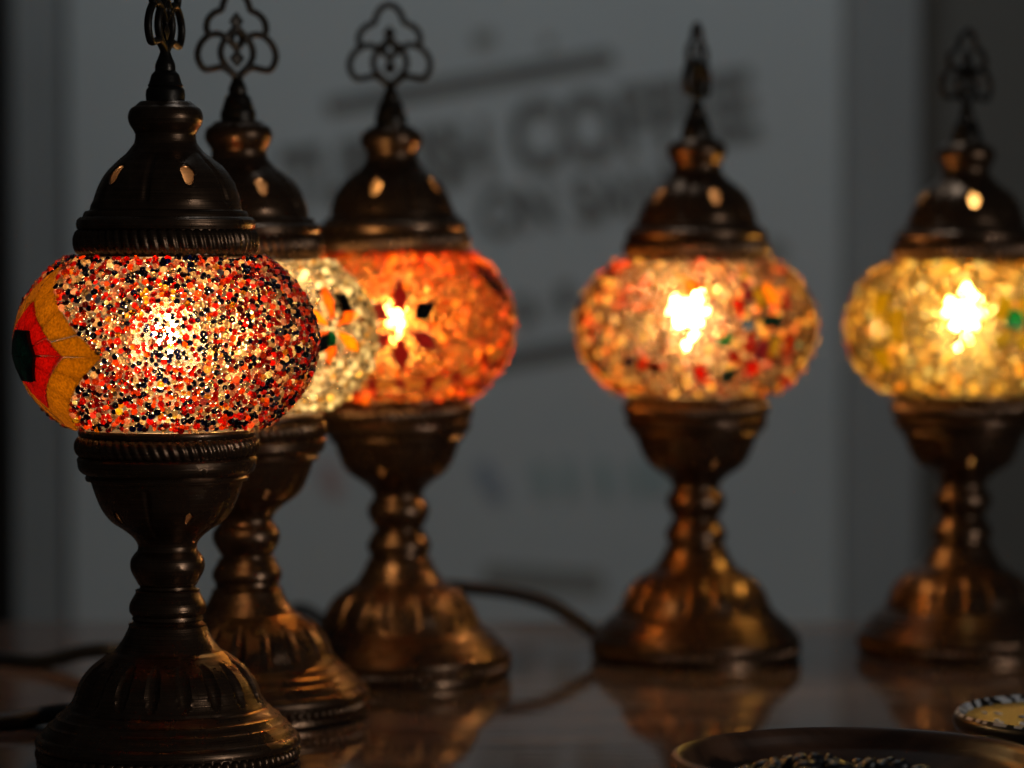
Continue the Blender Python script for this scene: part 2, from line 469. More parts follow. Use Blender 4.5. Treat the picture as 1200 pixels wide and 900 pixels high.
def bead_template(kind):
    v = []; f = []
    if kind == 'ring':
        A, B = 10, 6
        for i in range(A):
            for j in range(B):
                a = 2 * math.pi * i / A; b = 2 * math.pi * j / B
                r = 0.57 + 0.46 * math.cos(b)
                v.append((r * math.cos(a), r * math.sin(a), 0.60 * math.sin(b)))
        for i in range(A):
            for j in range(B):
                f.append((i * B + j, ((i + 1) % A) * B + j, ((i + 1) % A) * B + (j + 1) % B, i * B + (j + 1) % B))
    else:
        A, B = 8, 5
        for j in range(1, B):
            t = math.pi * j / B
            for i in range(A):
                a = 2 * math.pi * i / A
                v.append((math.sin(t) * math.cos(a), math.sin(t) * math.sin(a), 0.72 * math.cos(t)))
        v.append((0, 0, .72)); v.append((0, 0, -.72)); T = len(v) - 2
        for j in range(B - 2):
            for i in range(A):
                k = (i + 1) % A
                f.append((j * A + i, (j + 1) * A + i, (j + 1) * A + k, j * A + k))
        for i in range(A):
            k = (i + 1) % A
            f.append((T, i, k, k)); f.append((T + 1, (B - 2) * A + k, (B - 2) * A + i, (B - 2) * A + i))
    return np.array(v), f

def beads(parent, seed, palette, kind, blocked, size=1.40, region=None, gap=0.76, clear=0.15, dim=1.0, sparks=0.0):
    """blocked = list of (phi0, z0, polygon) that stay free of beads; region(phi, z) -> palette or None"""
    rng = np.random.default_rng(seed)
    tv, tf = bead_template(kind)
    P = []; Cc = []; S = []; Nn = []
    grid = {}
    cell = 3.0
    def ok(p, rad):
        key = tuple(int(math.floor(c / cell)) for c in p)
        for dx in (-1, 0, 1):
            for dy in (-1, 0, 1):
                for dz in (-1, 0, 1):
                    for (q, rq) in grid.get((key[0] + dx, key[1] + dy, key[2] + dz), ()):
                        m = (rad + rq) * gap
                        if (p[0] - q[0]) ** 2 + (p[1] - q[1]) ** 2 + (p[2] - q[2]) ** 2 < m * m: return False
        grid.setdefault(key, []).append((p, rad)); return True
    wts = {}
    def pick(pal):
        k = id(pal)
        if k not in wts: wts[k] = np.cumsum([w for _, w in pal]) / sum(w for _, w in pal)
        return pal[int(np.searchsorted(wts[k], rng.random()))][0]
    T = 42000; bright = []
    ph = rng.uniform(-math.pi, math.pi, T); zz = rng.uniform(-GH + .2, GH + .1, T); sr = rng.uniform(0.70, 1.16, T)
    for i in range(T):
        phi, z = float(ph[i]), float(zz[i])
        skip = False
        for (p0, z0, poly) in blocked:
            dx = ((phi - p0 + math.pi) % (2 * math.pi) - math.pi) * GR
            if abs(dx) < 70 and in_poly(dx, z - z0, poly): skip = True; break
        if skip: continue
        rad = size * float(sr[i])
        late = i > T * 0.55
        p, n = surf(phi, z, rad * (0.55 if not late else 0.25) + rng.uniform(-.15, .35))
        if late: rad *= 0.8
        spark = i < (1900 if kind == 'ball' else 700) and rng.random() < sparks * .42  # painted glints: larger beads in a paler colour imitate sparkle on the globe
        if spark: rad = size * (1.6 if kind == 'ball' else 1.2); p, n = surf(phi, z, rad * .45)
        if not ok(tuple(p), rad): continue
        pal = (region(phi, z) if region else None) or palette
        P.append(p); Nn.append(n); S.append(rad); Cc.append(tuple(min(.985, c * .95 + .16) for c in pick(pal)) if spark else tuple(c * dim for c in pick(pal))); bright.append(spark)
    n = len(P); P = np.array(P); Nn = np.array(Nn); S = np.array(S); Cc = np.array(Cc)
    Cc = np.clip(Cc * np.where(np.array(bright)[:, None], rng.uniform(.62, 1.0, (n, 1)), np.exp(rng.normal(-.08, 0.34, (n, 1)))), 0, 0.99)
    # frames around a tilted normal
    ax = Nn + rng.normal(0, 0.55, (n, 3)); ax /= np.linalg.norm(ax, axis=1, keepdims=True)
    t = np.cross(ax, rng.normal(0, 1, (n, 3))); t /= np.linalg.norm(t, axis=1, keepdims=True)
    b = np.cross(ax, t)
    V = P[:, None, :] + S[:, None, None] * (tv[None, :, 0:1] * t[:, None, :] + tv[None, :, 1:2] * b[:, None, :] + tv[None, :, 2:3] * ax[:, None, :])
    nv = len(tv)
    # faces: quads and triangles
    quads = np.array([q for q in tf if q[2] != q[3]]); tris = np.array([q[:3] for q in tf if q[2] == q[3]]).reshape(-1, 3)
    base = (np.arange(n) * nv)[:, None, None]
    Q = (quads[None] + base).reshape(-1, 4); Tt = (tris[None] + base).reshape(-1, 3) if len(tris) else np.zeros((0, 3), int)
    me = bpy.data.meshes.new('beads')
    me.vertices.add(n * nv); me.vertices.foreach_set('co', (V.reshape(-1) * MM).astype(np.float32))
    loops = np.concatenate([Q.reshape(-1), Tt.reshape(-1)]).astype(np.int32)
    me.loops.add(len(loops)); me.loops.foreach_set('vertex_index', loops)
    st = np.concatenate([np.arange(len(Q)) * 4, len(Q) * 4 + np.arange(len(Tt)) * 3]).astype(np.int32)
    me.polygons.add(len(st)); me.polygons.foreach_set('loop_start', st)
    me.polygons.foreach_set('use_smooth', np.ones(len(st), bool))
    me.update(calc_edges=True); me.validate()
    at_ = me.attributes.new('bead_col', 'FLOAT_COLOR', 'POINT')
    c4 = np.ones((n, nv, 4), np.float32); c4[:, :, :3] = Cc[:, None, :]; c4[:, :, 3] = np.where(np.array(bright)[:, None], -1.0, (rng.random((n, 1)) < clear) * 1.0)
    at_.data.foreach_set('color', c4.reshape(-1))
    o = link('beads', me, M_BEAD, parent); o['kind'] = 'stuff'
    return o

# ------------------------------------------------------------------ bulb
M_BULB = glassy('bulb_glass', col=(1.0, 0.95, 0.85), transp=0.99, transl=0.01, refr=0, gloss_rough=0.1)
M_BRASS = principled('black_socket_plastic', (0.015, 0.014, 0.013), 0.6)
ME_BULB = lathe('bulb', spline([(4.0, 150), (6.5, 155), (11, 162), (15.0, 172), (16.0, 181), (13.5, 191), (7, 197), (0.4, 199)], 5), 32)
ME_BULB.materials.append(M_SHELL)
ME_SOCK = lathe('socket', dense([(13, 125), (13, 147), (11, 149), (7, 150), (7, 154), (2, 154.5)], 3), 32, closed_bottom=True); ME_SOCK.materials.append(M_BRASS)

M_FIL, nt_, out_ = new_mat('glowing_filament')
e_ = N(nt_, 'ShaderNodeEmission'); e_.inputs[0].default_value = (1.0, 0.70, 0.36, 1); e_.inputs[1].default_value = 140
nt_.links.new(e_.outputs[0], out_.inputs[0])

def filament_mesh():
    v = []; f = []
    for (cx_, cy_, cz_, r_) in ((0, 0, 0, 4.2), (-4.5, -2, 3, 2.2), (4, -3, 4.5, 2.4), (2.5, 2, -5, 2.6), (-3.5, 1, -5, 2.0), (0.5, -2, 8, 2.3), (6, 2, -1, 1.7), (-6.5, 0, -1, 1.6), (1.5, -1, -10, 1.8), (-1.5, 0, -13.5, 1.2)):
        b0 = len(v); tv_, tf_ = bead_template('ball')
        for p_ in tv_: v.append(((p_[0] * r_ * .95 + cx_ * 1.12) * MM, (p_[1] * r_ * .9 + cy_) * MM, (p_[2] * r_ * 1.25 + cz_ * 1.2) * MM))
        for q_ in tf_: f.append(tuple(b0 + k for k in (q_ if q_[2] != q_[3] else q_[:3])))
    return mesh('filament', v, f, 0)
ME_FIL = filament_mesh(); ME_FIL.materials.append(M_FIL)
# ------------------------------------------------------------------ lamps
GROUP = 'row of bronze mosaic table lamps'
DSTEP = {}
def lamp(label, px, s, finial_rot, lean, power, glow=(1.0, 0.58, 0.21), globe_scale=(1, 1), zrot=0.0, bulb_dx=(0, 0, 0), fil=0.8, tall=1.0, tint=(1, .9, .75)):
    Y = 1.4 / s
    x = (px - 600) / FPX * Y
    root = empty('mosaic_table_lamp', (x, Y, 0), (0, lean, 0))
    tag(root, label, 'table lamp', GROUP)
    # turn each lamp to face the camera first (phi = 0), then by zrot
    root.rotation_euler = Euler((0, lean, -math.atan2(x, Y)), 'XYZ')
    root.scale = (1, 1, tall)
    def part(name, me, parent=root, rz=0.0):
        o = link(name, me, None, parent); o.rotation_euler = (0, 0, rz); return o
    b = part('base', ME_BASE, rz=zrot); part('beaded_ring', ME_RING_BASE, b)
    part('stem', ME_STEM)
    c = part('cup', ME_CUP, rz=zrot); part('rope_ring', ME_RING_CUP, c)
    k = part('cap', ME_CAP, rz=zrot); part('rope_ring', ME_RING_CAP, k)
    for q in (c, k):
        md = q.modifiers.new('thick', 'SOLIDIFY'); md.thickness = 0.0011; md.offset = -1
    fs = part('finial_socket', ME_CONE, k); fn = part('finial', ME_ORN, rz=finial_rot)
    part('socket', ME_SOCK); bu = part('bulb', ME_BULB)
    fi = part('filament', ME_FIL, bu); fi.location = (bulb_dx[0] * MM, bulb_dx[1] * MM, (GZ + 5 + bulb_dx[2]) * MM); fi.scale = (fil, fil, fil)
    g = part('globe', ME_SHELL); g.color = (*tint, 1)
    g.scale = (globe_scale[0], globe_scale[0], globe_scale[1]); g.location.z = GZ * MM * (1 - globe_scale[1])
    L = bpy.data.lights.new('bulb_light', 'POINT'); L.energy = power; L.color = glow; L.shadow_soft_size = 0.010
    lo = bpy.data.objects.new('bulb_light', L); COL.objects.link(lo); lo.parent = root
    lo.location = (bulb_dx[0] * MM, bulb_dx[1] * MM, (GZ + 4 + bulb_dx[2]) * MM)
    return root, g

def hexpt(r, k): return (r * math.cos(R(60 * k)), r * math.sin(R(60 * k)))
def lerp(a, b, t): return (a[0] + (b[0] - a[0]) * t, a[1] + (b[1] - a[1]) * t)
def jit(poly, j=0.35): return [(x + random.uniform(-j, j), z + random.uniform(-j, j)) for x, z in poly]

random.seed(7)
CLEAR = (0.90, 0.72, 0.50); PINK = (0.85, 0.50, 0.38); REDB = (0.72, 0.055, 0.02); ORB = (0.88, 0.20, 0.03); NAVY = (0.014, 0.022, 0.10)
AMB = (0.90, 0.50, 0.08); DRED = (0.35, 0.015, 0.012); PLUM = (0.10, 0.02, 0.04); CREAM = (0.97, 0.90, 0.72); HONEY = (0.93, 0.68, 0.27)

# --- first lamp: multicoloured beads and a hexagon flower on its left side
l1, g1 = lamp('nearest lamp, sharp, with red, clear and navy beads and yellow and red tiles',
              195, 1.0, R(70), 0.0, 0.52, glow=(1.0, 0.66, 0.32), bulb_dx=(0, 0, -1), fil=0.7)
P0, Z0m = R(-66), -4.5
NAVYP = [(NAVY, 46), (CLEAR, 14), (REDB, 14), (ORB, 10), (PLUM, 8)]
ROSEP = [(REDB, 34), (ORB, 24), (PINK, 16), (DRED, 10), (NAVY, 8), (AMB, 6)]
def rhomb(a, b): return [(a, 0), (0, b), (-a, 0), (0, -b)]
def band(a0, b0, a1, b1, n, mat, th):
    O, I = rhomb(a0, b0), rhomb(a1, b1)
    for k in range(4):
        for t in range(n):
            k2 = (k + 1) % 4
            q = [lerp(O[k], O[k2], t / n), lerp(O[k], O[k2], (t + 1) / n), lerp(I[k], I[k2], (t + 1) / n), lerp(I[k], I[k2], t / n)]
            tile(jit(q, .3), P0, Z0m, TM[mat], g1, th=th, shrink=.42)
blk = []
band(47, 37, 27, 22, 4, 'yellow', 1.5)
band(27, 22, 10, 9, 3, 'red', 1.8)
for k in range(6):
    tile([hexpt(11.5, k), hexpt(11.5, k + 1), (0, 0)], P0, Z0m, TM['teal'], g1, th=3.6, shrink=0.1)
blk.append((P0, Z0m, rhomb(47.5, 37.5)))
beads(g1, 1, [(CLEAR, 17), (PINK, 10), (REDB, 20), (ORB, 18), (NAVY, 24), (AMB, 5), (DRED, 7), ((0.012, 0.05, 0.07), 2)], 'ring', blk, size=1.44, dim=.80, sparks=.35,
      region=lambda p, z: NAVYP if math.sin(p * 9 + z * .31 + 1.3 * math.sin(z * .22)) * math.sin(z * .42 - p * 4) > .42 else (ROSEP if math.sin(p * 6 - z * .25 + 2) * math.cos(z * .3 + p * 3) > .45 else None))

# --- second lamp: cream beads, orange and gold petals
l2, g2 = lamp('lamp with cream beaded globe half hidden behind the nearest one, orange petals and black tiles',
              291, 0.905, R(28), R(-0.9), 1.1, glow=(1.0, 0.70, 0.36), globe_scale=(0.985, 0.98), zrot=R(3), tall=.99, tint=(1, .90, .72))
P0, Z2 = R(41), 4.5; blk = []
for k in range(6):
    a = R(60 * k + 25); L_ = 19 + (k % 2) * 3; w = R(17)
    q = [(1.5 * math.cos(a), 1.5 * math.sin(a)), (L_ * .6 * math.cos(a - w), L_ * .6 * math.sin(a - w)), (L_ * math.cos(a), L_ * math.sin(a)), (L_ * .6 * math.cos(a + w), L_ * .6 * math.sin(a + w))]
    q = [(x * 1.15, z) for x, z in q]
    tile(q, P0, Z2, TM['orange'] if k % 3 != 2 else TM['gold'], g2); blk.append((P0, Z2, q))
for (x, z, w, h, sk) in ((11, 11, 3.4, 4.0, 0), (-10, -8, 6.5, 3.6, 2.4)):
    q = [(x - w, z - h - sk), (x + w, z - h + sk), (x + w, z + h + sk), (x - w, z + h - sk)]
    tile(q, P0, Z2, TM['black'], g2, th=2.6, shrink=0.1); blk.append((P0, Z2, q))
q = [(-2.6 + 2.6 * math.cos(i * math.pi / 4), -5 + 3.6 * math.sin(i * math.pi / 4)) for i in range(8)]
tile(q, P0, Z2, TM['green'], g2, th=3.4, shrink=0.0); blk.append((P0, Z2, q))
beads(g2, 2, [(CREAM, 74), (HONEY, 14), (CLEAR, 12)], 'ball', blk, size=1.45, dim=.58, sparks=.7)

# --- third lamp: orange beads, plum flower, smoky zigzag
l3, g3 = lamp('middle lamp with vivid orange beaded globe and dark plum petals, finial seen full face',
              470, 0.83, R(2), R(-1.0), 1.12, glow=(1.0, 0.62, 0.2), tint=(1, .58, .2), globe_scale=(0.955, 1.03), zrot=R(-38))
blk = []
P0, Z3 = R(3), 1.0
for k in range(6):
    a = R(60 * k + 30); L_ = 24; w = R(22)
    q = [(5 * math.cos(a), 5 * math.sin(a)), (L_ * .6 * math.cos(a - w), L_ * .6 * math.sin(a - w)), (L_ * math.cos(a), L_ * math.sin(a)), (L_ * .6 * math.cos(a + w), L_ * .6 * math.sin(a + w))]
    tile(q, P0, Z3, TM['purple'] if k != 0 else TM['black'], g3); blk.append((P0, Z3, q))
    b = R(60 * k); q = [(9 * math.cos(b - .35), 9 * math.sin(b - .35)), (15 * math.cos(b - .22), 15 * math.sin(b - .22)), (15 * math.cos(b + .22), 15 * math.sin(b + .22)), (9 * math.cos(b + .35), 9 * math.sin(b + .35))]
zz = lambda ph: -27 + max(0, (ph - 30)) * 0.42
for i in range(-6, 16):
    p0, p1 = i * 5.5, (i + 1) * 5.5
    q = [((p0 - 30) * .0174 * GR, zz(p0) - 2.3), ((p1 - 30) * .0174 * GR, zz(p1) - 2.3), ((p1 - 30) * .0174 * GR, zz(p1) + 2.3), ((p0 - 30) * .0174 * GR, zz(p0) + 2.3)]
    tile(q, R(30), 0, TM['smoke'] if i % 3 else TM['purple'], g3); blk.append((R(30), 0, q))
for i in range(4):
    x0 = i * 6.0; x1 = x0 + 5.6; za, zb = 26 - i * 5.2, 26 - (i + 1) * 5.2
    q = [(x0, za - 4), (x1, zb - 3), (x1, zb + 4), (x0, za + 4)]
    tile(q, R(56), 0, TM['black'], g3, th=2.4, shrink=.1); blk.append((R(56), 0, q))
beads(g3, 3, [((0.95, 0.25, 0.012), 52), ((0.98, 0.42, 0.02), 24), ((0.80, 0.07, 0.01), 10), (AMB, 14)], 'ball', blk, size=1.36, dim=.42, sparks=.6)

# --- fourth lamp: mixed beads and tiles
l4, g4 = lamp('lamp with mixed orange, cream and teal globe, left of the golden lamp',
              816, 0.794, R(72), 0.0, 1.05, glow=(1.0, 0.66, 0.29), globe_scale=(1.0, 1.0), zrot=R(2), bulb_dx=(-4, 0, 5), fil=1.25, tall=.985, tint=(1, .80, .52))
blk = []
P0, Z4 = R(24), 0.0
def rect(cx, cz, w, h, an=0):
    c, s = math.cos(R(an)), math.sin(R(an))
    return [(cx + x * c - z * s, cz + x * s + z * c) for x, z in ((-w, -h), (w, -h), (w, h), (-w, h))]
for (x, z, w, h, an, m) in ((1, 3, 4.5, 3.6, 10, 'teal'), (15, 4, 9, 4.2, 4, 'teal'), (-12, -5, 5, 3, 20, 'green'), (-7, -24, 5.5, 3.6, 20, 'teal'),
                            (3, 20, 3.5, 7, -8, 'purple'), (10, 16, 3.2, 6.5, 4, 'olive'), (18, 18, 4, 7, 8, 'gold'), (-4, 12, 3.4, 5, 12, 'red'),
                            (2, -7, 4, 6, 8, 'brick'), (10, -10, 4, 7, -6, 'purple'), (18, -9, 3.4, 6, 6, 'olive'), (6, -20, 4.5, 5, 12, 'red'), (-6, -14, 4, 4, 20, 'brick'),
                            (27, 14, 4, 5, 6, 'brick'), (28, -8, 4, 7, 6, 'brick'), (-66, -17, 4, 3, 20, 'black'), (-50, -20, 4.5, 2.8, 15, 'black'), (-58, -18, 3.0, 3.2, 0, 'red'),
                            (-24, -22, 4.5, 5, 15, 'red'), (-30, 22, 5, 4, 10, 'orange')):
    q = rect(x, z, w * .78, h * .78, an); tile(q, P0, Z4, TM[m], g4, th=2.0, shrink=.15); blk.append((P0, Z4, q))
MIX = [((0.04, 0.30, 0.28), 4), (HONEY, 40), (CLEAR, 10), (PINK, 2), ((0.94, 0.38, 0.06), 28), (AMB, 14), (REDB, 9), (DRED, 3)]
beads(g4, 4, MIX, 'ball', blk, size=1.4, dim=.33, sparks=1.0, region=lambda p, z: None if math.sin(p * 5 + 1) * math.cos(z * .2) < .3 else [(ORB, 50), (REDB, 14), (AMB, 20), (HONEY, 16)])

# --- fifth lamp: amber
l5, g5 = lamp('rightmost lamp, very blurred, its golden amber beaded globe cut by the picture edge',
              1128, 0.785, R(52), R(0.3), 0.88, glow=(1.0, 0.78, 0.27), zrot=R(-10), bulb_dx=(0, 0, 4), fil=1.25, tall=.98, tint=(1, .82, .42))
blk = []
for (pd, x, z, w, h, an, m) in ((-86, 0, 2, 7, 6, 0, 'red'), (-86, 0, -10, 7, 5, 0, 'red'), (-86, 0, 14, 7, 5, 0, 'brick'), (-45, 0, 6, 6, 13, 4, 'ochre'), (-45, 13, 2, 5, 9, 4, 'ochre'), (-45, 0, -16, 6, 6, 4, 'ochre'),
                                (19, 0, 12, 4, 7, -30, 'olive'), (19, 6, 6, 5, 5, -20, 'green'), (19, 0, -4, 5, 3.5, 25, 'olive'), (19, 12, -6, 5, 4, -30, 'olive'), (19, 14, 13, 5, 4, 30, 'olive')):
    q = rect(x, z, w, h, an); tile(q, R(pd), 0, TM[m], g5, th=1.8); blk.append((R(pd), 0, q))
beads(g5, 5, [(HONEY, 40), ((0.93, 0.60, 0.20), 40), (CREAM, 12), (AMB, 8)], 'ball', blk, size=1.4, dim=.37, sparks=1.0)

# ------------------------------------------------------------------ cables
M_CABLE = principled('black_cable_rubber', (0.006, 0.006, 0.0065), 0.6)
def cable(parent, pts, r=3.9):
    inv = parent.matrix_basis.inverted()
    v = []; f = []
    P = [inv @ Vector(p) for p in catmull(pts, 8)]
    sweep(v, f, P, r * MM, r * MM, up=Vector((0.01, 0.02, 1)), sides=10)
    return link('power_cable', mesh('power_cable', v, f, 60), M_CABLE, parent)
def onY(px, py, Y, dz=0): p = at(px, py, Y); return (p.x, p.y, max(0.003, p.z + dz))
bpy.context.view_layer.update()
Yc = 1.775
cable(l4, [onY(742, 775, Yc - .01), onY(722, 763, Yc), onY(700, 745, Yc), onY(672, 724, Yc + .005), onY(640, 706, Yc + .01), onY(600, 695, Yc + .015), onY(560, 690, Yc + .02),
           onY(520, 687, Yc + .03), onY(480, 692, Yc + .05), onY(440, 715, Yc + .07), onY(400, 745, Yc + .09), (-0.13, 1.93, 0.006), (-0.15, 1.97, -0.05), (-0.155, 1.98, -0.4)])
p1 = l1.location; p2 = l2.location
cable(l1, [(p1.x - .02, p1.y + .052, .006), (p1.x - .045, p1.y + .075, .006), onY(84, 836, 1.50), onY(50, 838, 1.51), onY(10, 846, 1.50), onY(-40, 850, 1.50), onY(-140, 846, 1.52)], 4.6)
cable(l2, [(p2.x - .04, p2.y + .045, .006), (p2.x - .06, p2.y + .09, .008), onY(150, 764, 1.70), onY(125, 762, 1.705), onY(100, 764, 1.71), onY(70, 771, 1.715), onY(40, 780, 1.72), onY(-20, 786, 1.74), onY(-100, 786, 1.76)], 4.2)

# ------------------------------------------------------------------ table, wall, floor
def box(name, x0, x1, y0, y1, z0, z1, mat, parent=None):
    v = [(x, y, z) for z in (z0, z1) for y in (y0, y1) for x in (x0, x1)]
    f = [(0, 2, 3, 1), (4, 5, 7, 6), (0, 1, 5, 4), (2, 6, 7, 3), (0, 4, 6, 2), (1, 3, 7, 5)]
    me = bpy.data.meshes.new(name); me.from_pydata(v, [], f); me.update()
    return link(name, me, mat, parent)
def wood(name, a, b, rough, ior, scale):
    m, nt, out = new_mat(name)
    p = N(nt, 'ShaderNodeBsdfPrincipled'); p.inputs['IOR'].default_value = ior
    nt.links.new(p.outputs[0], out.inputs[0])
    tc = N(nt, 'ShaderNodeTexCoord'); mp = N(nt, 'ShaderNodeMapping'); mp.inputs['Scale'].default_value = scale
    nt.links.new(tc.outputs['Object'], mp.inputs[0])
    n = N(nt, 'ShaderNodeTexNoise'); n.inputs['Scale'].default_value = 1; n.inputs['Detail'].default_value = 8; n.inputs['Distortion'].default_value = 0.6
    nt.links.new(mp.outputs[0], n.inputs['Vector'])
    r = N(nt, 'ShaderNodeValToRGB'); r.color_ramp.elements[0].position = .35; r.color_ramp.elements[1].position = .68
    r.color_ramp.elements[0].color = (*a, 1); r.color_ramp.elements[1].color = (*b, 1)
    nt.links.new(n.outputs[0], r.inputs[0]); nt.links.new(r.outputs[0], p.inputs['Base Color'])
    rr = N(nt, 'ShaderNodeMapRange'); rr.inputs[3].default_value = rough * .8; rr.inputs[4].default_value = rough * 1.5
    nt.links.new(n.outputs[0], rr.inputs[0]); nt.links.new(rr.outputs[0], p.inputs['Roughness'])
    b_ = N(nt, 'ShaderNodeBump'); b_.inputs['Strength'].default_value = .25; b_.inputs['Distance'].default_value = .0002
    nt.links.new(n.outputs[0], b_.inputs['Height']); nt.links.new(b_.outputs[0], p.inputs['Normal'])
    return m
M_TABLE = wood('lacquered_table_wood', (0.062, 0.046, 0.042), (0.125, 0.095, 0.086), 0.045, 4.3, (5, 60, 5))
tb = empty('table', (0, 0, 0)); tag(tb, 'dark lacquered wooden table top under all the lamps, mirroring them', 'table')
box('tabletop', -1.2, 1.2, 0.85, 1.93, -0.035, 0.0, M_TABLE, tb)
for sx in (-1.12, 1.06):
    for y in (0.90, 1.83): box('leg', sx, sx + .06, y, y + .06, -.75, -.035, M_TABLE, tb)
M_FLOOR = principled('dark_floor', (0.05, 0.045, 0.04), 0.6, noise=(6, .3))
tag(box('floor', -4, 4, -2, 3.4, -0.80, -0.75, M_FLOOR), kind='structure')
M_WALL = principled('brown_grey_wall_paint', (0.115, 0.113, 0.105), 0.8, noise=(3, .15), bump=(60, .3, .002))
tag(box('wall', -4, 4, 3.06, 3.2, -0.75, 2.4, M_WALL), kind='structure')

WY = 3.00
def wx(px): return at(px, 450, WY).x
M_BOARD = principled('white_board_print', (0.46, 0.515, 0.545), 0.55, noise=(1.6, .10))
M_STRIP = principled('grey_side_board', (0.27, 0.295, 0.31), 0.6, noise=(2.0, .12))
M_DARKC = principled('dark_curtain_cloth', (0.035, 0.035, 0.036), 0.9, noise=(4, .3))
M_INK = principled('charcoal_ink', (0.15, 0.16, 0.16), 0.6, noise=(30, .2))
M_INKL = principled('pale_grey_ink', (0.24, 0.255, 0.25), 0.6)
M_INKB = principled('faded_blue_ink', (0.27, 0.33, 0.41), 0.6)
M_INKT = principled('faded_teal_ink', (0.31, 0.42, 0.44), 0.6)
M_INKR = principled('faded_red_ink', (0.42, 0.30, 0.30), 0.6)
sb = empty('sign_board', (wx(530), WY, 0)); tag(sb, 'large pale grey coffee sign with slanted dark lettering behind the lamps', 'sign board')
sb0 = sb.location.copy()
def child(o): o.parent = sb; o.location = o.location - sb0; return o
child(box('panel', wx(82), wx(985), WY, WY + .02, -0.75, 1.25, M_BOARD))
# slightly darker folded wing of the board on its right, and the side board on its left
tag(box('side_board', wx(988), wx(1078), WY + .015, WY + .035, -0.75, 1.25, M_STRIP), 'narrow dark grey board standing upright against the right edge of the big sign', 'board')
# pleated curtain at the far left
v = []; f = []
n = 90
for i in range(n + 1):
    x = wx(-420) + (wx(22) - wx(-420)) * i / n
    y = WY - .01 + 0.018 * math.sin(i * .9) + .006 * math.sin(i * 2.3)
    for z in (-.75, 1.5): v.append((x, y, z))
for i in range(n): f.append((2 * i, 2 * i + 2, 2 * i + 3, 2 * i + 1))
cu = link('curtain', mesh('curtain', v, f, 0), M_DARKC); md = cu.modifiers.new('thick', 'SOLIDIFY'); md.thickness = .004
tag(cu, 'black pleated cloth hanging at the left edge of the picture, left of the sign', 'curtain')
tag(box('back_panel', wx(14), wx(80), WY + .012, WY + .03, -.75, 1.25, principled('dull_grey_panel', (0.24, 0.265, 0.28), .7, noise=(3, .2))), 'narrow dull grey panel standing between the black cloth and the big sign', 'panel')

def text(s, px, py, hpx, wpx, ang, mat, bold=0.02):
    """text whose lower left corner is at a pixel of the board plane; height / width in pixels"""
    c = bpy.data.curves.new('lettering', 'FONT'); c.body = s; c.size = 1; c.offset = bold; c.extrude = 0.0008
    o = bpy.data.objects.new('lettering', c); COL.objects.link(o)
    bpy.context.view_layer.update()
    d = o.dimensions; k = WY / FPX
    p = at(px, py, WY - 0.0022)
    o.rotation_euler = (R(90), 0, 0)
    # shear is not used: the line of text is rotated in the board plane
    o.rotation_euler = (Matrix.Rotation(-R(ang), 4, 'Y') @ Matrix.Rotation(R(90), 4, 'X')).to_euler()
    o.scale = (wpx * k / d.x, hpx * k / d.y, 1)
    o.location = p
    me = bpy.data.meshes.new_from_object(o)
    mo = bpy.data.objects.new('lettering', me); COL.objects.link(mo)
    mo.rotation_euler = o.rotation_euler; mo.scale = o.scale; mo.location = p
    bpy.data.objects.remove(o)
    me.materials.clear(); me.materials.append(mat); mo.name = 'lettering'
    return child(mo)
text('TURKISH', 338, 244, 74, 246, 8.8, M_INK, .035)
text('COFFEE', 604, 199, 84, 288, 8.4, M_INK, .035)
text('ON', 566, 277, 56, 88, 9, M_INK, .03)
text('SAND', 676, 261, 56, 150, 9, M_INK, .03)
def bar(x0, y0, x1, y1, t, mat):
    a = at(x0, y0, WY - .002); b = at(x1, y1, WY - .002)
    d = (b - a).normalized(); nrm = Vector((-d.z, 0, d.x)) * (t * WY / FPX / 2)
    v = []
    for dy in (0, .0015):
        for k in range(12):
            an = math.pi * 2 * k / 12
            c_ = b if math.cos(an) > 0 else a
            v.append(c_ + d * (math.cos(an) * nrm.length) * .6 + nrm * math.sin(an) + Vector((0, dy, 0)))
    f = [tuple(range(11, -1, -1)), tuple(range(12, 24))] + [(i, (i + 1) % 12, 12 + (i + 1) % 12, 12 + i) for i in range(12)]
    return child(link('printed_mark', mesh('printed_mark', v, f, 30), mat))
bar(388, 124, 714, 68, 21, M_INK)
bar(505, 436, 700, 404, 23, M_INK)
bar(612, 352, 617, 376, 20, M_INK); bar(662, 335, 668, 362, 18, M_INK); bar(640, 352, 644, 366, 10, M_INKL)
bar(640, 50, 645, 49, 14, M_INKL); bar(560, 46, 574, 44, 20, M_INKL)
bar(566, 548, 584, 582, 22, M_INKB); bar(384, 548, 392, 576, 20, M_INKR)
for x_ in (632, 664, 706, 745, 770): bar(x_, 545, x_ + 6, 578, 18, M_INKT)
bar(575, 674, 700, 684, 30, M_INKL)
bar(905, 290, 912, 300, 26, M_INKL)

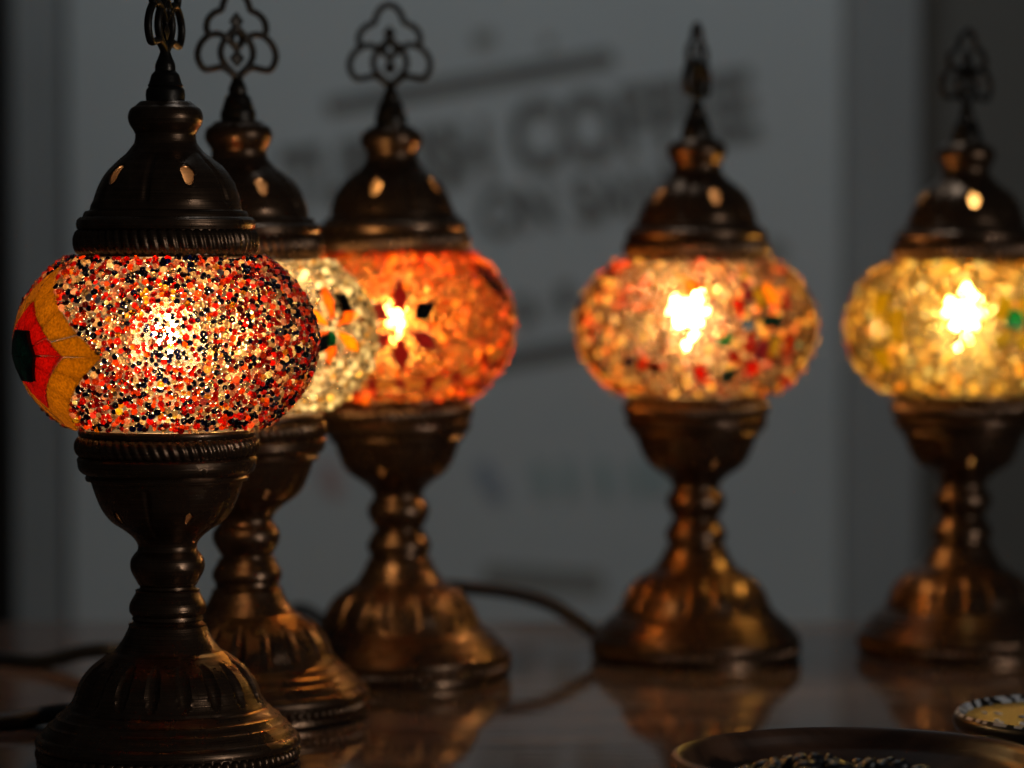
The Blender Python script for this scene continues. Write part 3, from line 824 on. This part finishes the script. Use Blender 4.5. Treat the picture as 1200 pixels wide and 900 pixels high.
# ------------------------------------------------------------------ wooden bowl with black pieces, lower right
M_BOWL = wood('walnut_bowl', (0.03, 0.013, 0.007), (0.105, 0.045, 0.022), 0.36, 1.5, (14, 60, 14))
bw = tag(empty('wooden_bowl', (0.134, 1.261, 0)), 'round brown wooden bowl at the lower right, in front of the small patterned dish', 'bowl')
pr = dense([(k * .9, z) for k, z in ((0.5, 0.3), (50, 0.3), (52, 1.2), (66, 9), (76, 19), (79.6, 23.0), (80.4, 24.4), (79.8, 25.6), (78.0, 26.2), (76.0, 25.0), (73, 19), (63, 10.5), (50, 5.4), (0.5, 5.0))], 2)
link('bowl_body', lathe('bowl_body', pr, 96), M_BOWL, bw)
M_PIECE = principled('glossy_black_stone', (0.008, 0.008, 0.011), 0.38)
rng = random.Random(5)
v = []; f = []
tv, tf = bead_template('ball')
for i in range(240):
    a = rng.uniform(0, 6.283); d = 48 * math.sqrt(rng.random()); s_ = rng.uniform(3.2, 5.4)
    c0 = Vector((d * math.cos(a) - 6, d * math.sin(a) + 2, 8.5 + 12.5 * (1 - (d / 56) ** 2) * rng.uniform(.35, 1)))
    q = Euler((rng.uniform(0, 3), rng.uniform(0, 3), 0)).to_matrix(); b0 = len(v)
    for t_ in tv: v.append((q @ Vector((t_[0] * s_ * 1.3, t_[1] * s_ * .9, t_[2] * s_)) + c0) * MM)
    for q_ in tf: f.append(tuple(b0 + k for k in (q_ if q_[2] != q_[3] else q_[:3])))
bp = link('dark_pieces', mesh('dark_pieces', v, f, 0), M_PIECE); bp.location = bw.location
tag(bp, 'heap of small glossy black pieces lying in the wooden bowl', 'pieces', kind='stuff')

# ------------------------------------------------------------------ small patterned dish
M_DWHITE = principled('dish_white_enamel', (0.60, 0.60, 0.62), 0.3)
M_DBLACK = principled('dish_black_enamel', (0.01, 0.01, 0.01), 0.3)
M_DBODY = principled('dish_brown_clay', (0.16, 0.095, 0.05), 0.5, noise=(80, .25))
M_DGOLD = principled('dish_gold_glitter', (0.27, 0.19, 0.05), 0.4, 0.6, noise=(900, .6), bump=(700, .8, .0006))
DY = 1.446; dx = (1282 - 600) / FPX * DY
ds = tag(empty('small_dish', (dx, DY, 0)), 'small round dish with black and white rim and gold inside, at lower right', 'dish')
ds.scale = (1, 1, 0.82)
link('dish_body', lathe('dish_body', dense([(.5, .3), (52, .3), (53, 1.5), (56.2, 8.0), (56.8, 9.0)], 3), 128), M_DBODY, ds)
link('rim', lathe('rim', dense([(57.0, 8.8), (59.8, 9.8), (60.8, 12.6), (60.6, 16.0), (59.4, 18.4), (58.4, 18.9), (54.8, 15.6), (54.2, 12.6)], 1.5), 128), M_DBLACK, ds)
link('dish_inside', lathe('dish_inside', dense([(55.6, 16.4), (50, 14.6), (.5, 14.2)], 3), 128), M_DGOLD, ds)
a = 0.0; rng = random.Random(9); i = 0
while a < 2 * math.pi - .03:
    w = rng.uniform(.05, .17) if i % 2 == 0 else rng.uniform(.025, .075)
    w = min(w, 2 * math.pi - a)
    sl = rng.uniform(-.06, .06)
    v = []; K = 3
    for (r_, z_, q) in ((59.7, 18.2, 0), (58.6, 19.6, 0), (55.6, 17.4, sl), (55.2, 16.4, sl)):
        for k in range(K + 1):
            an = a + .004 + (w - .008) * k / K + q
            v.append((r_ * MM * math.cos(an), r_ * MM * math.sin(an), z_ * MM))
    f = [(j * (K + 1) + k, j * (K + 1) + k + 1, (j + 1) * (K + 1) + k + 1, (j + 1) * (K + 1) + k) for j in range(3) for k in range(K)]
    link('rim_tile', mesh('rim_tile', v, f, 30), M_DWHITE if i % 2 == 0 else M_DBLACK, ds)
    a += w; i += 1
# clear chips scattered inside the dish
for k in range(16):
    an = rng.uniform(2.6, 4.6); d = rng.uniform(20, 50)
    tvv = [(p[0] * 2.4, p[1] * 1.6, p[2] * 1.0) for p in bead_template('ball')[0]]
    me = mesh('glass_chip', [(x * MM, y * MM, z * MM) for x, y, z in tvv], [q if q[2] != q[3] else q[:3] for q in bead_template('ball')[1]], 30)
    o = link('glass_chip', me, M_DWHITE, ds); o.location = (d * math.cos(an) * MM, d * math.sin(an) * MM, .0150); o.rotation_euler = (rng.uniform(-.5, .5), rng.uniform(-.5, .5), rng.uniform(0, 3))
